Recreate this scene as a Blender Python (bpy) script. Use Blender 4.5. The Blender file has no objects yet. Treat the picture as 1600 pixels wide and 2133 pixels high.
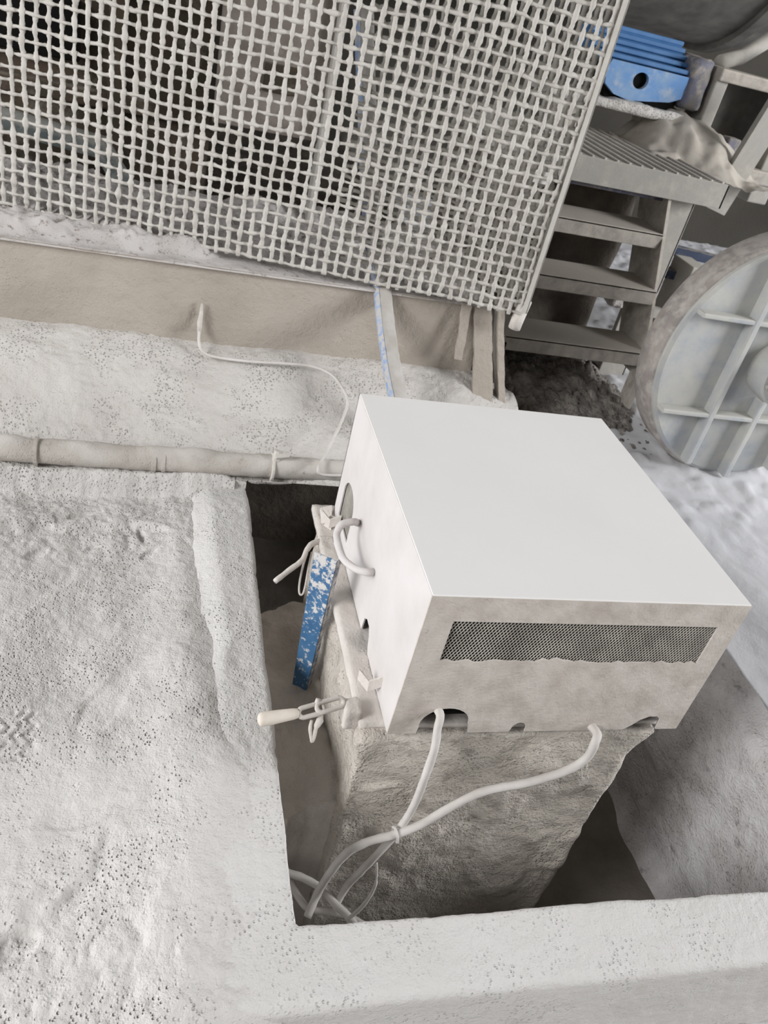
import bpy, bmesh, math, random
import numpy as np
from mathutils import Matrix, Vector

random.seed(4)
S = bpy.context.scene
COL = S.collection
PI = math.pi

# ------------------------------------------------------------------ camera
FPX = 1702.17
CAM = np.array([-0.440, -0.902, 0.791])
ROT = np.array([[0.95710781, -0.19552925, 0.2138059],      # image right
                [0.05903852, -0.59084282, -0.80462365],    # image down
                [0.28365313, 0.78273436, -0.55395652]])    # view direction
cam_data = bpy.data.cameras.new('camera')
cam = bpy.data.objects.new('camera', cam_data)
COL.objects.link(cam)
cam_data.sensor_fit = 'HORIZONTAL'
cam_data.sensor_width = 36.0
cam_data.lens = 36.0 * FPX / 1600.0
cam_data.clip_start = 0.02
cam.matrix_world = Matrix(((ROT[0][0], -ROT[1][0], -ROT[2][0], CAM[0]),
                           (ROT[0][1], -ROT[1][1], -ROT[2][1], CAM[1]),
                           (ROT[0][2], -ROT[1][2], -ROT[2][2], CAM[2]),
                           (0, 0, 0, 1)))
cam_data.dof.use_dof = True
cam_data.dof.focus_distance = 1.45
cam_data.dof.aperture_fstop = 11.0
S.camera = cam

# ------------------------------------------------------------------ light
W = bpy.data.worlds.new('daylight')
S.world = W
W.use_nodes = True
bg = W.node_tree.nodes['Background']
bg.inputs[0].default_value = (0.945, 0.970, 1.0, 1)
bg.inputs[1].default_value = 1.38


def area(name, loc, target, sx, sy, power, col):
    d = bpy.data.lights.new(name, 'AREA')
    d.shape = 'RECTANGLE'
    d.size = sx
    d.size_y = sy
    d.energy = power
    d.color = col
    o = bpy.data.objects.new(name, d)
    COL.objects.link(o)
    o.location = loc
    o.rotation_euler = (Vector(target) - Vector(loc)).to_track_quat('-Z', 'Y').to_euler()
    return o


area('hall_opening_west', (-4.8, -1.9, 2.6), (0.2, 0.2, -0.3), 1.9, 1.8, 165, (1.0, 0.985, 0.975))
area('hall_opening_east', (5.6, -1.2, 1.9), (1.3, 1.0, -0.3), 2.0, 2.0, 200, (0.98, 0.985, 1.0))

S.view_settings.view_transform = 'Standard'
S.view_settings.look = 'None'
S.view_settings.gamma = 1.0
S.view_settings.use_curve_mapping = False
S.view_settings.exposure = 0.62


# ------------------------------------------------------------------ helpers
def ray(u, v):
    return ROT.T @ np.array([(u - 800) / FPX, (v - 1066.5) / FPX, 1.0])


def at(u, v, x=None, y=None, z=None):
    """point of the photographed place on a known plane"""
    d = ray(u, v)
    if x is not None:
        t = (x - CAM[0]) / d[0]
    elif y is not None:
        t = (y - CAM[1]) / d[1]
    else:
        t = (z - CAM[2]) / d[2]
    return CAM + d * t


def _hash(ix, iy, iz, seed):
    n = (ix * 374761393 + iy * 668265263 + iz * 2147483647 + seed * 974634541) & 0xFFFFFFFF
    n = ((n ^ (n >> 13)) * 1274126177) & 0xFFFFFFFF
    n = ((n ^ (n >> 16)) * 2246822519) & 0xFFFFFFFF
    return ((n ^ (n >> 15)) & 0xFFFFFF) / float(0xFFFFFF)


def vnoise(p, seed=0):
    p = np.asarray(p, float)
    i = np.floor(p).astype(np.int64)
    f = p - i
    f = f * f * f * (f * (f * 6 - 15) + 10)
    r = 0
    for a in (0, 1):
        wa = f[:, 0] if a else 1 - f[:, 0]
        for b in (0, 1):
            wb = f[:, 1] if b else 1 - f[:, 1]
            for c in (0, 1):
                wc = f[:, 2] if c else 1 - f[:, 2]
                r = r + wa * wb * wc * _hash(i[:, 0] + a, i[:, 1] + b, i[:, 2] + c, seed)
    return r * 2 - 1


def fbm(p, scale, octv=4, seed=0, gain=0.5):
    p = np.asarray(p, float) * scale
    r = 0
    amp = 1.0
    for k in range(octv):
        r = r + amp * vnoise(p + 17.3 * k, seed + k)
        p = p * 2.03
        amp *= gain
    return r


def sstep(a, b, x):
    t = np.clip((x - a) / (b - a), 0, 1)
    return t * t * (3 - 2 * t)


LOC = {}


def obj(name, V, F, mat, parent=None, smooth=False, label=None, loc=None, kind=None):
    """one mesh object; V in world coordinates, stored relative to its thing's base"""
    V = np.asarray(V, float)
    if parent is not None:
        base = LOC[parent]
    elif loc is not None:
        base = np.asarray(loc, float)
    else:
        base = np.zeros(3)
    me = bpy.data.meshes.new(name)
    me.from_pydata((V - base).tolist(), [], [tuple(int(i) for i in f) for f in F])
    me.validate()
    if smooth:
        me.polygons.foreach_set('use_smooth', [True] * len(me.polygons))
    me.materials.append(mat)
    me.update()
    o = bpy.data.objects.new(name, me)
    COL.objects.link(o)
    if parent is not None:
        o.parent = parent
    else:
        o.location = base
    LOC[o] = base
    if label:
        o['label'] = label
    if kind:
        o['kind'] = kind
    return o


def tag(o, label, cat, group=None):
    o['label'] = label
    o['category'] = cat
    if group:
        o['group'] = group
    return o


def thing(name, label, cat, loc, group=None):
    o = bpy.data.objects.new(name, None)
    o.empty_display_size = 0.05
    COL.objects.link(o)
    o.location = loc
    LOC[o] = np.asarray(loc, float)
    return tag(o, label, cat, group)


def struct(o, label=None, cat=None):
    o['kind'] = 'structure'
    if label:
        o['label'] = label
    if cat:
        o['category'] = cat
    return o


class MB:
    def __init__(self):
        self.V = []
        self.F = []

    def add(self, V, F):
        n = len(self.V)
        self.V += [tuple(v) for v in V]
        self.F += [tuple(i + n for i in f) for f in F]
        return self

    def box(self, lo, hi, bev=0.0, seg=2, M=None):
        bm = bmesh.new()
        bmesh.ops.create_cube(bm, size=1)
        lo = np.array(lo, float)
        hi = np.array(hi, float)
        for v in bm.verts:
            v.co = Vector([(lo[k] + hi[k]) / 2 + v.co[k] * (hi[k] - lo[k]) for k in range(3)])
        if bev > 0:
            bmesh.ops.bevel(bm, geom=bm.edges[:], offset=bev, segments=seg, affect='EDGES', profile=0.5)
        return self.bm(bm, M)

    def bm(self, bm, M=None):
        bm.verts.ensure_lookup_table()
        bm.verts.index_update()
        V = [(M @ v.co if M else v.co)[:] for v in bm.verts]
        F = [[v.index for v in f.verts] for f in bm.faces]
        bm.free()
        return self.add(V, F)

    def tube(self, pts, r, n=8, cap=True, jitter=0.0, seed=0):
        V, F = tube(pts, r, n, cap, jitter, seed)
        return self.add(V, F)

    def build(self, name, mat, parent=None, smooth=False, label=None, loc=None, kind=None):
        return obj(name, self.V, self.F, mat, parent, smooth, label, loc, kind)


def spline(pts, per=8):
    P = np.array(pts, float)
    Q = np.vstack([2 * P[0] - P[1], P, 2 * P[-1] - P[-2]])
    out = []
    for i in range(1, len(Q) - 2):
        for k in range(per):
            t = k / per
            a, b, c, d = Q[i - 1], Q[i], Q[i + 1], Q[i + 2]
            out.append(0.5 * ((2 * b) + (-a + c) * t + (2 * a - 5 * b + 4 * c - d) * t * t + (-a + 3 * b - 3 * c + d) * t ** 3))
    out.append(P[-1])
    return np.array(out)


def tube(pts, r, n=8, cap=True, jitter=0.0, seed=0):
    P = np.array(pts, float)
    m = len(P)
    R = np.full(m, r) if np.isscalar(r) else np.array(r, float)
    T = np.gradient(P, axis=0)
    T /= np.linalg.norm(T, axis=1)[:, None] + 1e-12
    up = np.array([0, 0, 1.0])
    if abs(T[0] @ up) > 0.9:
        up = np.array([1.0, 0, 0])
    N = np.cross(T[0], up)
    N /= np.linalg.norm(N)
    Ns = []
    for i in range(m):
        N = N - T[i] * (N @ T[i])
        N /= np.linalg.norm(N) + 1e-12
        Ns.append(N.copy())
    Ns = np.array(Ns)
    Bs = np.cross(T, Ns)
    a = np.arange(n) * 2 * PI / n
    V = (P[:, None, :] + R[:, None, None] * (np.cos(a)[None, :, None] * Ns[:, None, :] + np.sin(a)[None, :, None] * Bs[:, None, :])).reshape(-1, 3)
    if jitter:
        d = (V - np.repeat(P, n, axis=0))
        V = V + d * (fbm(V, 60, 2, seed) * jitter)[:, None]
    F = []
    for i in range(m - 1):
        for k in range(n):
            F.append((i * n + k, i * n + (k + 1) % n, (i + 1) * n + (k + 1) % n, (i + 1) * n + k))
    if cap:
        F.append(tuple(range(n))[::-1])
        F.append(tuple((m - 1) * n + k for k in range(n)))
    return V, F


def lathe(prof, n, origin, axis='y'):
    """prof: list of (radius, axial)"""
    V = []
    F = []
    for (r, h) in prof:
        for k in range(n):
            a = 2 * PI * k / n
            if axis == 'y':
                V.append((origin[0] + r * math.cos(a), origin[1] + h, origin[2] + r * math.sin(a)))
            elif axis == 'x':
                V.append((origin[0] + h, origin[1] + r * math.cos(a), origin[2] + r * math.sin(a)))
            else:
                V.append((origin[0] + r * math.cos(a), origin[1] + r * math.sin(a), origin[2] + h))
    for i in range(len(prof) - 1):
        for k in range(n):
            F.append((i * n + k, i * n + (k + 1) % n, (i + 1) * n + (k + 1) % n, (i + 1) * n + k))
    F.append(tuple(range(n)))
    F.append(tuple((len(prof) - 1) * n + k for k in range(n)))
    return V, F


def grid(nx, ny, fn):
    """fn(U,V arrays in 0..1) -> Nx3"""
    u, v = np.meshgrid(np.linspace(0, 1, nx), np.linspace(0, 1, ny))
    V = fn(u.ravel(), v.ravel())
    i = np.arange((ny - 1) * nx).reshape(ny - 1, nx)[:, :-1].ravel()
    F = np.stack([i, i + 1, i + 1 + nx, i + nx], axis=1)
    return V, F


def plate(outer, holes, thick, place):
    """flat sheet with holes: outer / holes are 2-D loops, place(u, v, w) -> world, w in 0..thick"""
    bm = bmesh.new()
    edges = []
    for loop in [outer] + holes:
        vs = [bm.verts.new((a, b, 0)) for a, b in loop]
        for k in range(len(vs)):
            edges.append(bm.edges.new((vs[k], vs[(k + 1) % len(vs)])))
    bmesh.ops.triangle_fill(bm, use_beauty=True, use_dissolve=False, edges=edges)
    ext = bmesh.ops.extrude_face_region(bm, geom=bm.faces[:])
    for g in ext['geom']:
        if isinstance(g, bmesh.types.BMVert):
            g.co.z = thick
    bmesh.ops.recalc_face_normals(bm, faces=bm.faces[:])
    bm.verts.index_update()
    V = [place(*v.co) for v in bm.verts]
    F = [[v.index for v in f.verts] for f in bm.faces]
    bm.free()
    return V, F


def rough_box(lo, hi, step, amp, scale, seed, rnd=0.012, shape=None):
    """finely divided box whose faces wander: cast concrete under dust"""
    lo = np.array(lo, float)
    hi = np.array(hi, float)
    V = []
    F = []
    nV = 0
    for ax in range(3):
        for side in (0, 1):
            a, b = [k for k in range(3) if k != ax]
            na = max(2, int((hi[a] - lo[a]) / step) + 1)
            nb = max(2, int((hi[b] - lo[b]) / step) + 1)
            A, B = np.meshgrid(np.linspace(lo[a], hi[a], na), np.linspace(lo[b], hi[b], nb))
            P = np.zeros((na * nb, 3))
            P[:, a] = A.ravel()
            P[:, b] = B.ravel()
            P[:, ax] = hi[ax] if side else lo[ax]
            i = np.arange((nb - 1) * na).reshape(nb - 1, na)[:, :-1].ravel()
            q = np.stack([i, i + 1, i + 1 + na, i + na], axis=1)
            if (side == 0) ^ (ax == 1):
                q = q[:, ::-1]
            V.append(P)
            F.append(q + nV)
            nV += len(P)
    V = np.vstack(V)
    F = np.vstack(F)
    # rounded edges
    inner_lo, inner_hi = lo + rnd, hi - rnd
    C = np.clip(V, inner_lo, inner_hi)
    D = V - C
    L = np.linalg.norm(D, axis=1)[:, None] + 1e-9
    N = D / L
    V = C + N * rnd
    V = V + N * (fbm(V, scale, 5, seed) * amp)[:, None]
    if shape:
        V = shape(V)
    # weld coincident seams
    key = {}
    idx = np.zeros(len(V), int)
    out = []
    for k, p in enumerate(np.round(V, 5)):
        t = tuple(p)
        if t not in key:
            key[t] = len(out)
            out.append(V[k])
        idx[k] = key[t]
    F = [[idx[i] for i in f] for f in F]
    F = [f for f in F if len(set(f)) == 4]
    return np.array(out), F


# ------------------------------------------------------------------ materials
def srgb(r, g, b):
    f = lambda c: (c / 255 / 12.92) if c / 255 <= 0.04045 else ((c / 255 + 0.055) / 1.055) ** 2.4
    return (f(r), f(g), f(b))


def _mat(name):
    m = bpy.data.materials.new(name)
    m.use_nodes = True
    nt = m.node_tree
    return m, nt, nt.nodes['Principled BSDF']


def _noise(nt, scale, detail, vec, rough=0.55):
    n = nt.nodes.new('ShaderNodeTexNoise')
    n.inputs['Scale'].default_value = scale
    n.inputs['Detail'].default_value = detail
    n.inputs['Roughness'].default_value = rough
    nt.links.new(vec, n.inputs['Vector'])
    return n.outputs[0]


def _ramp(nt, fac, a, b, ca=(0, 0, 0), cb=(1, 1, 1)):
    r = nt.nodes.new('ShaderNodeValToRGB')
    r.color_ramp.elements[0].position = a
    r.color_ramp.elements[1].position = b
    r.color_ramp.elements[0].color = (*ca, 1)
    r.color_ramp.elements[1].color = (*cb, 1)
    nt.links.new(fac, r.inputs[0])
    return r.outputs[0]


def _math(nt, op, a, b=None, c=None):
    n = nt.nodes.new('ShaderNodeMath')
    n.operation = op
    for k, x in enumerate((a, b, c)):
        if x is None:
            continue
        if isinstance(x, (int, float)):
            n.inputs[k].default_value = x
        else:
            nt.links.new(x, n.inputs[k])
    return n.outputs[0]


def _mix(nt, fac, a, b):
    n = nt.nodes.new('ShaderNodeMix')
    n.data_type = 'RGBA'
    nt.links.new(fac, n.inputs[0]) if not isinstance(fac, (int, float)) else setattr(n.inputs[0], 'default_value', fac)
    for k, x in ((6, a), (7, b)):
        if isinstance(x, tuple):
            n.inputs[k].default_value = (*x, 1)
        else:
            nt.links.new(x, n.inputs[k])
    return n.outputs[2]


def dust(name, c1, c2, bump=0.6, dist=0.004, pits=0.0, vscale=5.0, fine=220.0, mid=45.0, spots=None, thr=(0.35, 0.7)):
    """powdery mineral dust; c1/c2 two tints, pits = strength of small craters"""
    m, nt, p = _mat(name)
    geo = nt.nodes.new('ShaderNodeNewGeometry')
    pos = geo.outputs['Position']
    big = _noise(nt, vscale, 5, pos)
    col = _mix(nt, _ramp(nt, big, thr[0], thr[1]), c1, c2)
    if spots:
        sn = _noise(nt, spots[0], 6, pos, 0.7)
        col = _mix(nt, _ramp(nt, sn, spots[1], spots[2]), col, spots[3])
    nt.links.new(col, p.inputs['Base Color'])
    p.inputs['Roughness'].default_value = 0.95
    p.inputs['Specular IOR Level'].default_value = 0.15
    h = _math(nt, 'MULTIPLY', _noise(nt, mid, 5, pos), 1.0)
    h = _math(nt, 'ADD', h, _math(nt, 'MULTIPLY', _noise(nt, fine, 3, pos), 0.35))
    if pits > 0:
        vo = nt.nodes.new('ShaderNodeTexVoronoi')
        vo.inputs['Scale'].default_value = 130
        vo.inputs['Randomness'].default_value = 1.0
        nt.links.new(pos, vo.inputs['Vector'])
        crater = _ramp(nt, vo.outputs['Distance'], 0.08, 0.34)
        mask = _ramp(nt, _noise(nt, 9, 3, pos), 0.44, 0.62)
        crater = _math(nt, 'MULTIPLY', _math(nt, 'MULTIPLY', _math(nt, 'SUBTRACT', crater, 1.0), mask), pits)
        h = _math(nt, 'ADD', h, crater)
    b = nt.nodes.new('ShaderNodeBump')
    b.inputs['Strength'].default_value = bump
    b.inputs['Distance'].default_value = dist
    nt.links.new(h, b.inputs['Height'])
    nt.links.new(b.outputs[0], p.inputs['Normal'])
    return m


def dusted(name, paint, paint2, dustc, lo=0.45, hi=0.6, scale=40.0, up=0.35, rough=0.6, bump=0.25, stretch=(1, 1, 1), spec=0.3, zg=None):
    """painted metal with dust lying on it, thicker where the surface faces up"""
    m, nt, p = _mat(name)
    geo = nt.nodes.new('ShaderNodeNewGeometry')
    mp = nt.nodes.new('ShaderNodeMapping')
    mp.inputs['Scale'].default_value = stretch
    nt.links.new(geo.outputs['Position'], mp.inputs['Vector'])
    pos = mp.outputs[0]
    sep = nt.nodes.new('ShaderNodeSeparateXYZ')
    nt.links.new(geo.outputs['Normal'], sep.inputs[0])
    upv = _math(nt, 'MULTIPLY', _math(nt, 'MAXIMUM', sep.outputs[2], 0.0), up)
    n1 = _noise(nt, scale, 6, pos, 0.65)
    amt = _math(nt, 'ADD', n1, upv)
    if zg:
        sp = nt.nodes.new('ShaderNodeSeparateXYZ')
        nt.links.new(geo.outputs['Position'], sp.inputs[0])
        g = _math(nt, 'SUBTRACT', sp.outputs[2], zg[0])
        amt = _math(nt, 'ADD', amt, _math(nt, 'MULTIPLY', _math(nt, 'MAXIMUM', g, 0.0), zg[1]))
    fac = _ramp(nt, amt, lo, hi)
    base = _mix(nt, _ramp(nt, _noise(nt, 14, 4, pos), 0.4, 0.65), paint, paint2)
    nt.links.new(_mix(nt, fac, base, dustc), p.inputs['Base Color'])
    nt.links.new(_ramp(nt, fac, 0, 1, (rough,) * 3, (0.95,) * 3), p.inputs['Roughness'])
    p.inputs['Specular IOR Level'].default_value = spec
    b = nt.nodes.new('ShaderNodeBump')
    b.inputs['Strength'].default_value = bump
    b.inputs['Distance'].default_value = 0.003
    nt.links.new(_math(nt, 'ADD', n1, _math(nt, 'MULTIPLY', _noise(nt, 180, 3, pos), 0.4)), b.inputs['Height'])
    nt.links.new(b.outputs[0], p.inputs['Normal'])
    return m


M = {}
M['floor'] = dust('dust_floor', srgb(213, 210, 208), srgb(206, 203, 200), 0.95, 0.006, 0.9, 4, 260, 50)
M['kerb'] = dust('dust_kerb', srgb(216, 214, 212), srgb(209, 207, 204), 0.9, 0.005, 0.8, 4, 260, 60)
M['ledge'] = dust('dust_ledge', srgb(206, 203, 199), srgb(196, 191, 186), 0.95, 0.007, 1.0, 5)
M['wall'] = dust('dust_wall', srgb(176, 168, 158), srgb(162, 154, 144), 0.9, 0.006, 0.2, 4, 180, 40)
M['beamtop'] = dust('dust_beam_top', srgb(196, 192, 190), srgb(178, 173, 170), 0.7, 0.006, 0.6, 9, spots=(45, 0.56, 0.68, srgb(120, 108, 102)))
M['pit'] = dust('dust_pit_shade', srgb(128, 122, 114), srgb(106, 100, 93), 0.8, 0.008, 0.2, 6)  # darker than the other dust: shade of the pit worked into the tint
M['pitwall'] = dust('dust_pit_wall', srgb(214, 213, 215), srgb(182, 179, 178), 1.0, 0.012, 0.2, 9, 150, 26, spots=(30, 0.58, 0.70, srgb(150, 146, 146)))
M['floor_r'] = dust('dust_floor_far', srgb(204, 204, 207), srgb(194, 194, 196), 0.4, 0.004, 0.1, 3)
M['pedestal'] = dust('dust_concrete', srgb(206, 199, 190), srgb(186, 179, 170), 1.0, 0.014, 0.3, 8, 170, 34, spots=(20, 0.54, 0.70, srgb(160, 153, 145)))
M['bank'] = dust('dust_bank', srgb(210, 203, 196), srgb(188, 180, 171), 0.8, 0.007, 0.2, 9)
M['dark'] = dust('dark_soil_shade', srgb(88, 82, 76), srgb(120, 112, 103), 0.8, 0.01, 0.2, 8)  # dark tone also stands in for shade under the ledge and behind the stair
M['rubble'] = dust('dark_rubble', srgb(112, 107, 102), srgb(158, 152, 146), 1.0, 0.02, 0.5, 25, 150, 30)
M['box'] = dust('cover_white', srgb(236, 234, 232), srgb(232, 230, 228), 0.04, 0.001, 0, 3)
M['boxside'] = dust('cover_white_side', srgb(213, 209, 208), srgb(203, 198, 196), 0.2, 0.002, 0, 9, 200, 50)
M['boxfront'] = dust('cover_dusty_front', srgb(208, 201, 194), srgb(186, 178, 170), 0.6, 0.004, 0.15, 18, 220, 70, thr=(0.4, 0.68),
                     spots=(60, 0.60, 0.70, srgb(168, 160, 153)))
M['grille'] = dust('grille_dust', srgb(190, 186, 178), srgb(150, 145, 138), 0.3, 0.002, 0, 20)
M['frame'] = dust('frame_dust', srgb(218, 212, 206), srgb(200, 194, 187), 0.6, 0.004, 0.5, 10)
M['wire'] = dust('wire_dust', srgb(200, 197, 191), srgb(184, 180, 173), 0.6, 0.002, 0, 14, 300, 90)
M['cable'] = dust('cable_dust', srgb(214, 210, 206), srgb(198, 193, 188), 0.25, 0.002, 0, 20)
M['grip'] = dust('grip_cream', srgb(226, 217, 206), srgb(214, 205, 194), 0.25, 0.002, 0, 30)
M['pipe'] = dust('pipe_dust', srgb(206, 202, 196), srgb(180, 174, 167), 0.6, 0.004, 0.4, 9, spots=(24, 0.62, 0.74, srgb(140, 134, 128)))
M['blue'] = dusted('blue_paint_dusty', srgb(74, 116, 156), srgb(60, 100, 140), srgb(206, 204, 202), 0.56, 0.64, 80, 0.03, 0.5, 0.4, zg=(-0.44, 0.55))
M['blueworn'] = dusted('blue_paint_worn', srgb(96, 112, 132), srgb(120, 126, 136), srgb(208, 204, 200), 0.42, 0.62, 60, 0.06, 0.6, 0.4)
M['bluehouse'] = dusted('blue_housing', srgb(66, 108, 156), srgb(78, 120, 166), srgb(186, 186, 184), 0.72, 0.9, 14, 0.12, 0.5)
M['blueface'] = dusted('blue_housing_face', srgb(96, 140, 192), srgb(128, 156, 188), srgb(182, 186, 190), 0.52, 0.72, 12, 0.1, 0.55)
M['hose'] = dusted('hose_blue_print', srgb(150, 172, 206), srgb(120, 150, 196), srgb(188, 186, 184), 0.44, 0.56, 60, 0.1, 0.6)
M['hosegrey'] = dust('hose_dust', srgb(190, 187, 183), srgb(172, 166, 158), 0.4, 0.003, 0.3, 20)
M['steel'] = dusted('steel_dusty', srgb(158, 155, 149), srgb(142, 138, 132), srgb(184, 180, 172), 0.40, 0.75, 14, 0.30, 0.6, 0.35)
M['steelblue'] = dusted('steel_blue_grey', srgb(96, 98, 118), srgb(120, 116, 112), srgb(164, 158, 150), 0.5, 0.68, 18, 0.12, 0.6)
M['tread'] = dusted('tread_dusty', srgb(164, 158, 150), srgb(146, 140, 132), srgb(188, 181, 171), 0.40, 0.70, 22, 0.35, 0.7, 0.6)
M['disc'] = dusted('disc_paint_dusty', srgb(170, 172, 172), srgb(154, 159, 166), srgb(184, 183, 177), 0.38, 0.66, 8, 0.25, 0.6, 0.2)
M['rim'] = dusted('disc_rim_dusty', srgb(158, 150, 145), srgb(140, 134, 130), srgb(178, 172, 166), 0.45, 0.65, 22, 0.1, 0.8, 0.5)
M['drum'] = dusted('drum_dark', srgb(92, 90, 86), srgb(76, 74, 71), srgb(118, 113, 106), 0.5, 0.8, 6, 0.1, 0.55, 0.1)
M['casing'] = dusted('casing_brown', srgb(76, 64, 54), srgb(62, 58, 46), srgb(130, 124, 114), 0.55, 0.8, 10, 0.2, 0.7, 0.2)
M['mauve'] = dusted('panel_mauve', srgb(138, 129, 122), srgb(120, 111, 104), srgb(160, 152, 144), 0.5, 0.8, 12, 0.2, 0.7, 0.1)
M['greyblue'] = dusted('duct_grey_blue', srgb(122, 132, 132), srgb(108, 118, 120), srgb(178, 178, 174), 0.5, 0.7, 20, 0.3, 0.6, 0.2)
M['hall'] = dust('hall_wall', srgb(72, 69, 64), srgb(58, 55, 50), 0.3, 0.01, 0, 1.5)
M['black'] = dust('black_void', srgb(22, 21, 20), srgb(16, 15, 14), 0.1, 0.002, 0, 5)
M['navy'] = dusted('navy_steel', srgb(52, 62, 84), srgb(64, 74, 92), srgb(150, 146, 142), 0.58, 0.75, 18, 0.2, 0.6)


# ================================================================== SETTING
KZ = -0.45            # kerb top
IX, IY = -0.172, -0.262   # inner faces of the kerb
PIT = -1.10
RX = 0.945            # right pit wall


# ---- dust covered floor on the left
def f_floor(u, v):
    x = -1.25 + u * (1.25 - 0.205)
    y = -0.95 + v * (1.06 + 0.95)
    P = np.stack([x, y, 0 * x], 1)
    z = -0.512 + 0.008 * fbm(P, 4, 3, 3)
    front = sstep(0.35, -0.35, y)
    # drift banked against the kerb
    wob = 0.025 * fbm(P, 6, 3, 9)
    bank = sstep(-0.58 - 0.10 * front, -0.30, x + wob)
    edge = -0.480 + 0.034 * sstep(0.62, 0.12, y + 0.06 * fbm(P, 5, 2, 10))
    z = z * (1 - bank) + bank * (edge + 0.0035 * fbm(P, 9, 3, 13))
    z = z - 0.008 * sstep(-0.300, -0.215, x + wob * 0.9) - 0.010 * sstep(-0.235, -0.208, x)
    z = z - 0.30 * sstep(-0.42, -0.22, x + wob) * sstep(-0.375, -0.50, y)
    # foot of the pipe ledge
    z = z + 0.06 * sstep(0.925, 0.955, y + 0.010 * fbm(P, 12, 3, 5)) - 0.012 * sstep(0.80, 0.92, y)
    # sweeping strokes
    q = np.stack([np.hypot(x + 0.95, (y - 0.75) * 1.2) * 26, 0 * x, 0 * x], 1)
    z = z + 0.0016 * vnoise(q, 21) * sstep(-0.2, 0.1, y) * sstep(0.9, 0.6, y)
    # lumps, crust steps
    rough = 0.25 + 0.75 * sstep(0.05, -0.35, y + 0.12 * fbm(P, 3, 2, 31)) + 0.6 * sstep(0.55, 0.85, y)
    lum = np.abs(fbm(P, 16, 4, 12))
    z = z + rough * 0.0065 * (lum - 0.4)
    z = z + rough * 0.0020 * fbm(P, 75, 3, 14)
    st = sstep(0.0, 0.035, (y + 0.20 - 0.45 * (x + 0.62) + 0.05 * fbm(P, 7, 3, 41)))
    z = z + 0.012 * st * sstep(-0.42, -0.52, x)
    st2 = sstep(0.0, 0.02, (0.80 + 0.12 * (x + 0.5) - y + 0.05 * fbm(P, 6, 3, 47)))
    z = z - 0.012 * st2 * sstep(-0.33, -0.42, x)
    # scooped prints
    for (cx, cy, rx, ry, dep, an) in PRINTS:
        dx, dy = x - cx, y - cy
        a = dx * math.cos(an) + dy * math.sin(an)
        b = -dx * math.sin(an) + dy * math.cos(an)
        z = z - dep * sstep(1.0, 0.55, np.hypot(a / rx, b / ry) + 0.25 * fbm(P, 22, 2, 55))
    # boot print with a chevron tread
    c = at(25, 1520, z=-0.5)
    dx, dy = x - c[0], y - c[1]
    m = sstep(0.055, 0.040, np.hypot(dx, dy * 0.8) + 0.012 * fbm(P, 30, 2, 59))
    ch = np.sign(np.sin((dx + np.abs(((dy * 28) % 1) - 0.5) * 0.03) * 300))
    z = z + m * (0.0022 * ch * sstep(-0.3, 0.3, fbm(P, 45, 2, 58)) - 0.004)
    return np.stack([x, y, z], 1)


PRINTS = []
for (u, v, a, b, d, an) in [(195, 1130, .02, .012, .005, .3), (75, 1140, .035, .018, .005, .8), (295, 1110, .012, .035, .012, .2),
                            (165, 1068, .045, .012, .009, .4), (310, 1150, .012, .03, .006, 2.4),
                            (180, 1690, .09, .025, .005, .12), (210, 1480, .04, .11, .004, -.5),
                            (120, 1880, .08, .05, .008, .3), (30, 1960, .04, .03, .01, .6)]:
    c = at(u, v, z=-0.5)
    PRINTS.append((c[0], c[1], a, b, d, an))
V, F = grid(300, 560, f_floor)
struct(obj('floor', V, F, M['floor'], smooth=True), 'pale dust drifted over the ground left of the kerb', 'floor')


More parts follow.
